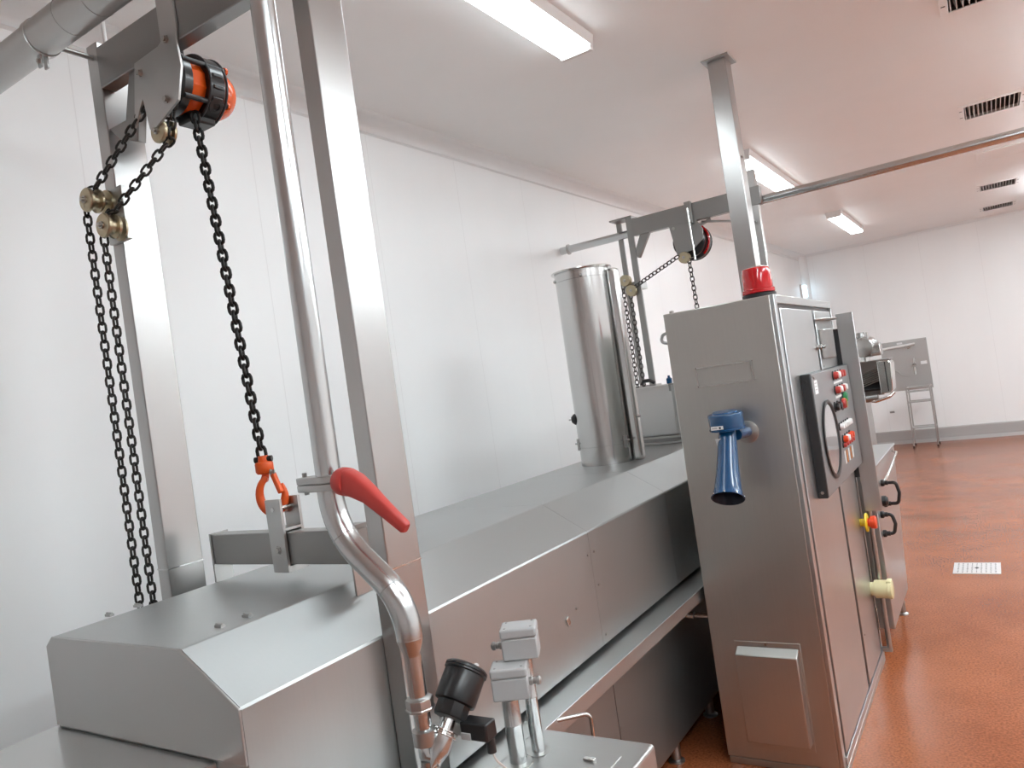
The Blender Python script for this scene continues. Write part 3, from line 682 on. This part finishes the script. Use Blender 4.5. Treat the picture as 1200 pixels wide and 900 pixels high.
for y, z in ((3.395, 1.59), (3.42, 1.585)): bolt(pb, (-.664, y, z), (1, 0, 0), .005, .003, 'screw', 'chrome')
bolt(pb, (-.690, 3.368, 1.575), (0, -1, 0), .006, .004, 'screw', 'ink'); bolt(pb, (-.688, 3.368, 1.10), (0, -1, 0), .005, .003, 'screw', 'chrome')
# label frame on the near side
lf = B(); fx0, fx1, fz0, fz1, fy = -1.072, -.833, 1.617, 1.700, CY0
w = .004
lf.box(fx0, fx1, fy-.006, fy, fz1-w, fz1); lf.box(fx0-.006, fx1+.006, fy-.006, fy, fz0, fz0+w); lf.box(fx0, fx0+w, fy-.006, fy, fz0, fz1); lf.box(fx1-w*2, fx1, fy-.008, fy, fz0, fz1)
lf.build('label_holder', 'chrome', t)
# low cover with sloping top
lc = B().prism([(3.130, .125), (3.082, .125), (3.082, .492), (3.130, .515)], 'x', -1.072, -.820).build('cover_box', 'cab', t, .004)
B().box(-1.080, -.812, 3.126, 3.1305, .090, .535).build('backing_flange', 'cab', lc, .001)
bolt(lc, (-.95, 3.126, .526), (0, -1, 0), .004, .003, 'screw', 'chrome')
# lifting handle on the left side, rivet bumps on top
B().tube(fillet([(CX0, 3.17, 1.872), (CX0-.03, 3.17, 1.865), (CX0-.042, 3.17, 1.835), (CX0, 3.17, 1.822)], .015), .007, 12).build('handle', 'steel', t)
for x, y in ((CX0+.03, 3.16), (CX1-.05, 3.165)): B().lathe([(.010, 0), (.010, .010), (.006, .012)], (x, y, CZ), (0, 0, 1), 12).build('lifting_bolt', 'steel', t)
# projecting guard strip and duct at the far end of the front
B().box(-.690, -.606, 4.352, 4.366, .815, 1.878).build('guard_plate', 'door', t, .002)
B().box(CX1, -.688, 4.352, 4.362, 1.0, 1.80).build('guard_bracket', 'dark', t)
B().cyl((-.672, 4.372, .07), (-.672, 4.372, .83), .013, 16).build('conduit', 'steel', t)
B().box(-.712, -.660, 4.362, 4.384, .06, .08).build('conduit_clip', 'steel', t)
B().box(CX1+.004, CX1+.010, 4.345, 4.357, .18, .30).build('hinge', 'chrome', t, .002)
es = B().lathe([(.020, -.024), (.020, 0), (.048, .001), (.050, .006), (.046, .012), (.026, .013)], (-.684, 4.28, .772), (1, 0, 0), 28).build('emergency_stop', 'yellow', t)
B().lathe([(.022, 0), (.022, .010), (.032, .013), (.034, .034), (.030, .040)], (-.671, 4.28, .772), (1, 0, 0), 28).build('button', 'estop', es)
sk = B().lathe([(.034, -.03), (.034, 0), (.045, .001), (.047, .006), (.047, .064), (.050, .066), (.050, .082), (.044, .086)], (-.690, 4.30, .415), (1, 0, 0), 28).build('socket_outlet', 'cream', t)
B().box(-.63, -.606, 4.27, 4.33, .445, .464).build('socket_flap', 'cream', sk, .004)

# red beacon
t = thing('beacon', 'red warning beacon lamp standing on top of the cabinet', 'beacon', (-.785, 3.205, CZ))
B().lathe([(.068, 0), (.068, .014), (.062, .018)], (-.785, 3.205, CZ), (0, 0, 1), 32).build('base', 'black', t)
B().lathe([(.062, .016), (.063, .034), (.060, .036), (.0585, .100), (.054, .122), (.040, .128), (.001, .129)], (-.785, 3.205, CZ), (0, 0, 1), 40).build('lens', 'redl', t)
B().lathe([(.064, .018), (.066, .020), (.066, .034), (.0635, .036)], (-.785, 3.205, CZ), (0, 0, 1), 40).build('lens_collar', 'redl', t)
# blue horn
hx, hy = -.930, 2.985
t = thing('klaxon_horn', 'blue sounder horn with flared bell fixed to the near cabinet side', 'horn', (hx, CY0, 1.42))
B().lathe([(.064, 0), (.0705, .002), (.0705, .008), (.067, .010), (.069, .062), (.067, .066), (.050, .070), (.048, .074), (.010, .075)], (hx, hy, 1.440), (.0, -.08, 1), 40).build('driver_cap', 'blue', t)
axh = Vector((.050, -.54, -.80)).normalized(); h0 = Vector((hx+.003, hy-.004, 1.445))
h0 = Vector((hx, hy, 1.447)); Lh = .300
prof = [(.034, 0), (.036, .05), (.039, .12), (.044, .20), (.051, .27), (.060, Lh), (.063, Lh+.004), (.061, Lh+.006), (.055, Lh-.004), (.046, .26), (.038, .19), (.012, .12)]
B().lathe(prof[:8], h0, axh, 40, False).build('bell', 'blue', t)
B().lathe([(.0615, Lh+.006), (.0595, Lh+.004), (.049, .265), (.041, .20), (.034, .12), (.001, .11)], h0, axh, 40, False).build('throat', 'blue_shaded', t)
ru = axh.orthogonal().normalized(); rw = axh.cross(ru)
for k in range(8):
    a = 2*PI*k/8; B().lathe([(.004, 0), (.004, .004), (.002, .005)], h0+axh*(Lh+.003)+(ru*math.cos(a)+rw*math.sin(a))*.0605, -axh, 8).build('rim_screw', 'chrome', t)
B().cyl((hx+.030, hy+.01, 1.415), (hx+.036, CY0-.014, 1.412), .022, 20).build('mount_arm', 'blue', t)
B().lathe([(.046, 0), (.046, .008), (.030, .014)], (hx+.036, CY0, 1.410), (0, -1, 0), 28).build('mount_flange', 'steel', t)
lx = B().box(hx-.042, hx+.006, hy-.0745, hy-.071, 1.448, 1.462).build('maker_label', 'label', t)
B().box(hx-.038, hx-.016, hy-.0752, hy-.0744, 1.452, 1.458).build('print_line', 'grey', lx); B().box(hx-.010, hx-.002, hy-.0752, hy-.0744, 1.451, 1.459).build('print_mark', 'ink', lx)
ly = B().rbox((hx-.020, hy-.0565, 1.398), (.030, .002, .030), Matrix.Rotation(.45, 3, 'X')).build('rating_label', 'label', t)
for dx in (-.028, -.012): B().rbox((hx+dx, hy-.0580, 1.402), (.008, .001, .008), Matrix.Rotation(.45, 3, 'X')).build('print_mark', 'ink', ly)

# cable duct column from cabinet top to ceiling
t = thing('cable_column', 'square stainless column from the cabinet top up to the ceiling', 'column', (-1.06, 4.22, CZ))
B().box(-1.110, -1.012, 4.158, 4.268, CZ+.001, ZC-.008).build('column', 'post', t, .003)
B().box(-1.135, -.987, 4.128, 4.300, ZC-.010, ZC).build('ceiling_plate', 'steel', t, .002)
bolt(t, (-1.012, 4.20, 2.80), (1, 0, 0), .006, .006); 

# long horizontal pipe across the room
t = thing('rail_pipe', 'long horizontal stainless pipe from left wall across behind the column', 'pipe', (-1.0, 5.20, 2.73))
B().cyl((-2.72, 5.235, 2.752), (4.599, 5.235, 2.752), .029, 28).build('pipe', 'tube', t)
B().lathe([(.030, 0), (.040, .001), (.040, .012), (.030, .014)], (-2.66, 5.235, 2.752), (1, 0, 0), 28).build('collar', 'steel', t)
b = B().tube(fillet([(-1.58, 5.19, 2.70), (-1.45, 5.14, 2.665), (-1.20, 5.12, 2.60)], .05), .008, 10)
tag(b.build('guide_rod', 'steel', None, 0, (-1.45, 5.14, 2.66)), 'short slanting steel rod beside the far hoist, left of the column', 'rod')
# ------------------------------------------------------------------ upright drum on the hood
cx, cy, cr = -1.745, 3.545, .1405
t = thing('exhaust_drum', 'tall upright polished steel cylinder standing on the hood', 'cylinder', (cx, cy, HZ))
B().lathe([(cr, 0), (cr, .095), (cr-.0015, .0955), (cr-.0015, .0975), (cr, .098), (cr, 1.0)], (cx, cy, HZ), (0, 0, 1), 64).build('barrel', 'drum', t)
B().lathe([(cr, 0), (cr+.002, .001), (cr+.002, .036), (cr, .037)], (cx, cy, HZ+.955), (0, 0, 1), 64).build('collar', 'drum', t)
B().lathe([(cr+.001, 0), (cr+.016, .001), (cr+.018, .005), (cr+.016, .009), (cr-.004, .010)], (cx, cy, HZ+.998), (0, 0, 1), 64).build('rim', 'chrome', t)
for a in (-2.5, -1.15, .3): B().lathe([(.008, 0), (.008, .006), (.004, .012)], (cx+cr*math.cos(a), cy+cr*math.sin(a), HZ+.965), (math.cos(a), math.sin(a), 0), 12).build('rivet', 'chrome', t)
def latch_at(a, z):
    d = Vector((math.cos(a), math.sin(a), 0)); p = Vector((cx, cy, HZ+z))+d*(cr+.004)
    o = B().rbox(p, (.010, .022, .060), Matrix.Rotation(a, 3, 'Z')).build('toggle_latch', 'steel', t, .002)
    B().rbox(p+d*.008+Vector((0, 0, .006)), (.014, .034, .008), Matrix.Rotation(a, 3, 'Z')).build('toggle_hook', 'steel', o, .002)
A0 = math.atan2(-3.545, 1.745)      # heading of the viewer from the drum
latch_at(A0-1.50, .112); latch_at(A0+.75, .105)
d = Vector((math.cos(A0-1.5), math.sin(A0-1.5), 0))
kb = B().lathe([(.030, 0), (.026, .008), (.014, .020)], Vector((cx, cy, HZ+.245))+d*cr, d, 20).build('vent_knob', 'black', t)
B().cyl(Vector((cx, cy, HZ+.245))+d*(cr+.018), Vector((cx, cy, HZ+.245))+d*(cr+.034), .004, 10).build('knob_stem', 'steel', kb)
# flat side duct beside the barrel
B().box(cx+cr+.002, cx+cr+.052, cy-.01, cy+.05, HZ, HZ+.985).build('side_duct', 'drum', t, .014, seg=4)
B().lathe([(.006, 0), (.006, .02)], (cx+cr+.052, cy+.0, HZ+.22), (1, 0, 0), 10).build('stud', 'dull', t)

# ------------------------------------------------------------------ stainless box behind the drum
t = thing('filter_box', 'stainless box on rails behind the upright cylinder, left of the cabinet', 'box', (-1.75, 4.4, HZ))
B().prism([(4.215, 1.335), (4.215, 1.600), (4.235, 1.628), (4.60, 1.628), (4.60, 1.335)], 'x', -1.93, -1.590).build('case', 'flat', t, .004)
for z0 in (1.284, 1.318): B().box(-1.94, -1.585, 4.21, 4.25, z0, z0+.012).build('rail', 'steel', t, .002)
B().box(-1.93, -1.60, 4.24, 4.6, 1.290, 1.336).build('plinth', 'dull', t)
B().box(-1.606, -1.586, 4.208, 4.216, 1.336, 1.625).build('corner_strip', 'steel', t, .001)
B().box(-1.62, -1.584, 4.21, 4.224, 1.59, 1.634).build('corner_clip', 'dull', t, .002)
b = B().lathe([(.016, 0), (.018, .004), (.018, .032), (.008, .040), (.007, .052)], (-1.72, 4.50, 1.6285), (0, 0, 1), 16)
tag(b.build('valve_knob', 'blue', None, 0, (-1.72, 4.5, 1.63)), 'tiny dark blue cap on the stainless box behind the upright cylinder', 'cap')
b = B().tube([(-1.86, 4.40, 1.650), (-1.84, 4.38, 1.667), (-1.80, 4.38, 1.667), (-1.78, 4.40, 1.650)], .012, 10)
tag(b.build('lid_handle', 'black', None, 0, (-1.82, 4.4, 1.64)), 'small black grip on the stainless box behind the upright cylinder', 'handle')

# ------------------------------------------------------------------ second machine beyond the cabinet
X2 = -.645
t = thing('discharge_unit', 'low stainless machine with sloped top and black handles beyond the cabinet', 'machine', (-1., 5., 0))
B().prism([(4.46, .15), (5.19, .15), (5.56, 1.00), (5.56, 1.005), (4.46, 1.005)], 'x', -1.12, X2).build('body', 'door', t, .004)
B().box(-1.13, X2+.006, 4.45, 5.57, 1.005, 1.017).build('top_plate', 'flat', t, .003)
for x, y in ((-.69, 5.17), (-1.08, 5.17), (-1.08, 4.52)): 
    lg = B().cyl((x, y, .01), (x, y, .16), .02).build('leg', 'steel', t); B().lathe([(.032, 0), (.032, .006), (.02, .014)], (x, y, 0), (0, 0, 1), 18).build('foot', 'steel', lg)
B().tube(fillet([(X2+.004, 4.75, .88), (X2+.035, 4.80, .93), (X2+.035, 5.35, .985), (X2+.004, 5.42, .985)], .03), .008, 12).build('grab_rail', 'chrome', t)
def d_handle(y, z, dz, w):
    o = B().tube(fillet([(X2, y, z), (X2+w, y, z), (X2+w+.012, y, z-dz*.5), (X2+w, y, z-dz), (X2, y, z-dz)], .02), .0095, 12).build('handle', 'black', t)
    for zz in (z, z-dz): B().lathe([(.020, 0), (.020, .014), (.013, .020), (.013, .035)], (X2, y, zz), (1, 0, 0), 16).build('grip', 'black', o)
d_handle(4.75, .895, .12, .075); d_handle(4.56, .752, .105, .055)
B().lathe([(.030, 0), (.030, .02), (.02, .03)], (X2, 4.70, .80), (1, 0, 0), 18).build('boss', 'black', t)
B().cyl((-.70, 5.62, .55), (-.70, 5.62, .99), .010, 12).build('strut', 'steel', t)
B().box(-.71, -.66, 5.565, 5.63, .93, .955).build('strut_bracket', 'steel', t)

# ------------------------------------------------------------------ forming machine head further back
t = thing('forming_machine', 'stainless machine head with motor and open chute past the cabinet edge', 'machine', (-1.0, 7.6, 0))
Y = 7.5
hs = B().lathe([(.02, -.02), (.085, 0), (.095, .02), (.095, .14), (.085, .16), (.04, .18)], (-1.00, Y, 1.665), (.25, 1, 0), 32).build('gear_head', 'steel', t)
for k in range(8): a = 2*PI*k/8; bolt(hs, (-1.0+.078*math.cos(a), Y-.003, 1.665+.078*math.sin(a)), (0, -1, 0), .008, .008)
B().lathe([(.042, 0), (.042, .018), (.034, .03), (.034, .06)], (-1.015, Y+.07, 1.745), (0, 0, 1), 20).build('filler_cap', 'dull', t)
B().cyl((-.955, Y+.02, 1.70), (-.955, Y+.02, 1.80), .016, 14).build('vent_pipe', 'chrome', t)
B().cyl((-1.0, Y+.05, 1.53), (-1.0, Y+.05, 1.60), .04, 20).build('neck', 'chrome', t)
B().box(-.945, -.855, Y-.01, Y+.13, 1.578, 1.690).build('motor', 'steel', t, .012)
B().cyl((-.975, Y+.05, 1.64), (-.94, Y+.05, 1.64), .022, 16).build('coupling', 'dull', t)
B().box(-.938, -.862, Y-.013, Y-.008, 1.60, 1.672).build('motor_plate', 'chrome', t, .003)
B().box(-1.10, -.80, Y-.02, Y+.30, 1.528, 1.54).build('bridge_plate', 'dull', t, .002)
B().prism([(-.905, 1.235), (-.828, 1.235), (-.806, 1.26), (-.790, 1.50), (-.812, 1.526), (-.905, 1.526)], 'y', Y-.02, Y+.26).build('end_housing', 'chrome', t, .006)
B().box(-.845, -.836, Y-.024, Y-.019, 1.25, 1.515).build('edge_strip', 'dark', t)
B().box(-1.10, -.905, Y+.20, Y+.22, 1.21, 1.53).build('chute_back', 'dull', t)
B().box(-1.10, -1.09, Y, Y+.22, 1.21, 1.53).build('chute_side', 'dull', t)
for k in range(7): B().rbox((-.985, Y+.05+k*.012, 1.33+k*.018), (.16, .012, .005), Matrix.Rotation(.5, 3, 'X')@Matrix.Rotation(-.35, 3, 'Y')).build('louvre', 'steel', t)
B().rbox((-.985, Y+.09, 1.30), (.17, .12, .02), Matrix.Rotation(.5, 3, 'X')).build('tray', 'dark', t)
B().tube(fillet([(-1.09, Y, 1.205), (-.96, Y-.03, 1.17), (-.84, Y-.03, 1.20), (-.80, Y, 1.235)], .03), .014, 14).build('guard_rail', 'chrome', t)
B().cyl((-1.04, Y-.01, 1.20), (-.93, Y-.01, 1.20), .034, 18).build('roller', 'dull', t)
B().box(-1.45, -1.08, Y-.02, Y+.6, .12, 1.50).build('pedestal', 'sheet', t, .006)
for x, y in ((-1.42, Y+.02), (-1.11, Y+.02), (-1.42, Y+.56), (-1.11, Y+.56)): B().cyl((x, y, 0), (x, y, .13), .02).build('leg', 'steel', t)

# ------------------------------------------------------------------ end wall: splash plate, hose bracket, tap, socket
t = thing('splash_plate', 'grey stainless splash plate screwed to the end wall', 'plate', (-1.22, 13.69, .857))
B().box(-1.565, -.893, 13.690, 13.699, .857, 1.662).build('plate', 'flat', t, .003)
for x in (-1.54, -.915):
    for z in (.885, 1.635): bolt(t, (x, 13.690, z), (0, -1, 0), .008, .004, 'screw')
B().box(-1.32, -1.24, 13.687, 13.690, 1.605, 1.635).build('sign', 'label', t)
t = thing('hose_bar', 'white horizontal bar across the top of the splash plate', 'bar', (-1.3, 13.66, 1.57))
B().cyl((-1.53, 13.64, 1.560), (-1.06, 13.64, 1.585), .020, 16).build('bar', 'white', t)
for x, z in ((-1.51, 1.561), (-1.09, 1.583)): B().cyl((x, 13.64, z), (x, 13.6895, z), .012, 12).build('standoff', 'bolt', t)
B().tube(fillet([(-1.20, 13.64, 1.57), (-1.18, 13.60, 1.52), (-1.13, 13.60, 1.54)], .03), .012, 10).build('spout', 'chrome', t)
t = thing('wall_tap', 'chrome tap valve in the middle of the splash plate', 'tap', (-1.11, 13.66, 1.24))
B().cyl((-1.112, 13.65, 1.10), (-1.105, 13.65, 1.36), .020, 16).build('body', 'chrome', t)
B().cyl((-1.108, 13.62, 1.25), (-1.108, 13.689, 1.25), .030, 18).build('spindle', 'chrome', t)
B().box(-1.155, -1.065, 13.61, 13.63, 1.225, 1.245).build('handle', 'steel', t, .004)
B().box(-1.02, -.93, 13.670, 13.690, 1.245, 1.295).build('cover', 'label', t, .004)
b = B().tube(fillet([(-1.42, 13.68, 1.20), (-1.36, 13.66, 1.17), (-1.30, 13.65, 1.10), (-1.20, 13.66, 1.08)], .04), .009, 10)
tag(b.build('hose_tail', 'steel', None, 0, (-1.3, 13.66, 1.1)), 'short bent steel hose tail low on the splash plate', 'hose')
b = B().box(-1.57, -1.50, 13.690, 13.70, .512, .542)
tag(b.build('wall_outlet', 'dull', None, .003, (-1.535, 13.69, .52)), 'tiny grey outlet on the end wall left of the trolley', 'outlet')
t = thing('insect_lamp', 'small pale blue glowing lamp high in the far left corner', 'lamp', (-2.52, 13.5, 2.62))
B().box(WX(13.5)+.002, WX(13.5)+.03, 13.40, 13.58, 2.60, 2.84).build('casing', 'white', t, .004)
B().box(WX(13.5)+.03, WX(13.5)+.08, 13.42, 13.56, 2.62, 2.82).build('tube_cover', 'zap', t, .01)

# trolley
t = thing('tray_trolley', 'small tubular stainless trolley stand against the end wall', 'trolley', (-1.06, 13.2, 0))
x0, x1, y0, y1 = -1.235, -.905, 13.05, 13.39
for x, y in ((x0, y0), (x1, y0), (x0, y1), (x1, y1)):
    lg = B().cyl((x, y, .03), (x*1.0+(.012 if x == x0 else -.0), y, .92), .011, 12).build('leg', 'steel', t)
    B().lathe([(.014, 0), (.016, .01), (.014, .03)], (x, y, 0), (0, 0, 1), 12).build('foot', 'dark', lg)
for z in (.70, .30):
    b = B(); b.tube([(x0, y0, z), (x1, y0, z), (x1, y1, z), (x0, y1, z)], .008, 8, True); b.build('shelf_rail', 'steel', t)
    B().box(x0, x1, y0, y1, z-.004, z).build('shelf', 'steel', t)
b = B(); b.tube([(x0+.012, y0, .92), (x1, y0, .92), (x1, y1, .92), (x0+.012, y1, .92)], .011, 10, True); b.build('top_rail', 'steel', t)
B().box(x0, x1, y0, y1, .855, .862).build('shelf', 'steel', t)

# ------------------------------------------------------------------ world, camera
w = bpy.data.worlds.new('room_ambient'); bpy.context.scene.world = w; w.use_nodes = True
w.node_tree.nodes['Background'].inputs[0].default_value = (.02, .02, .02, 1); w.node_tree.nodes['Background'].inputs[1].default_value = .5

cam = bpy.data.cameras.new('camera'); co = bpy.data.objects.new('camera', cam); C.objects.link(co)
cam.sensor_width = 36; cam.sensor_fit = 'HORIZONTAL'; cam.lens = 885.12/1200*36; cam.clip_start = .05; cam.clip_end = 60
yaw, pit, rol = map(math.radians, (32.597, .823, 8.275))
f = Vector((-math.sin(yaw)*math.cos(pit), math.cos(yaw)*math.cos(pit), math.sin(pit))); r = Vector((math.cos(yaw), math.sin(yaw), 0)); d = f.cross(r)
r2 = r*math.cos(rol)+d*math.sin(rol); d2 = -r*math.sin(rol)+d*math.cos(rol)
mw = Matrix((r2, -d2, -f)).transposed().to_4x4(); mw.translation = (0, 0, 1.7)
co.matrix_world = mw
sc = bpy.context.scene; sc.camera = co
vs = sc.view_settings; vs.view_transform = 'Standard'; vs.look = 'None'; vs.gamma = 1; vs.use_curve_mapping = False; vs.exposure = 1.68
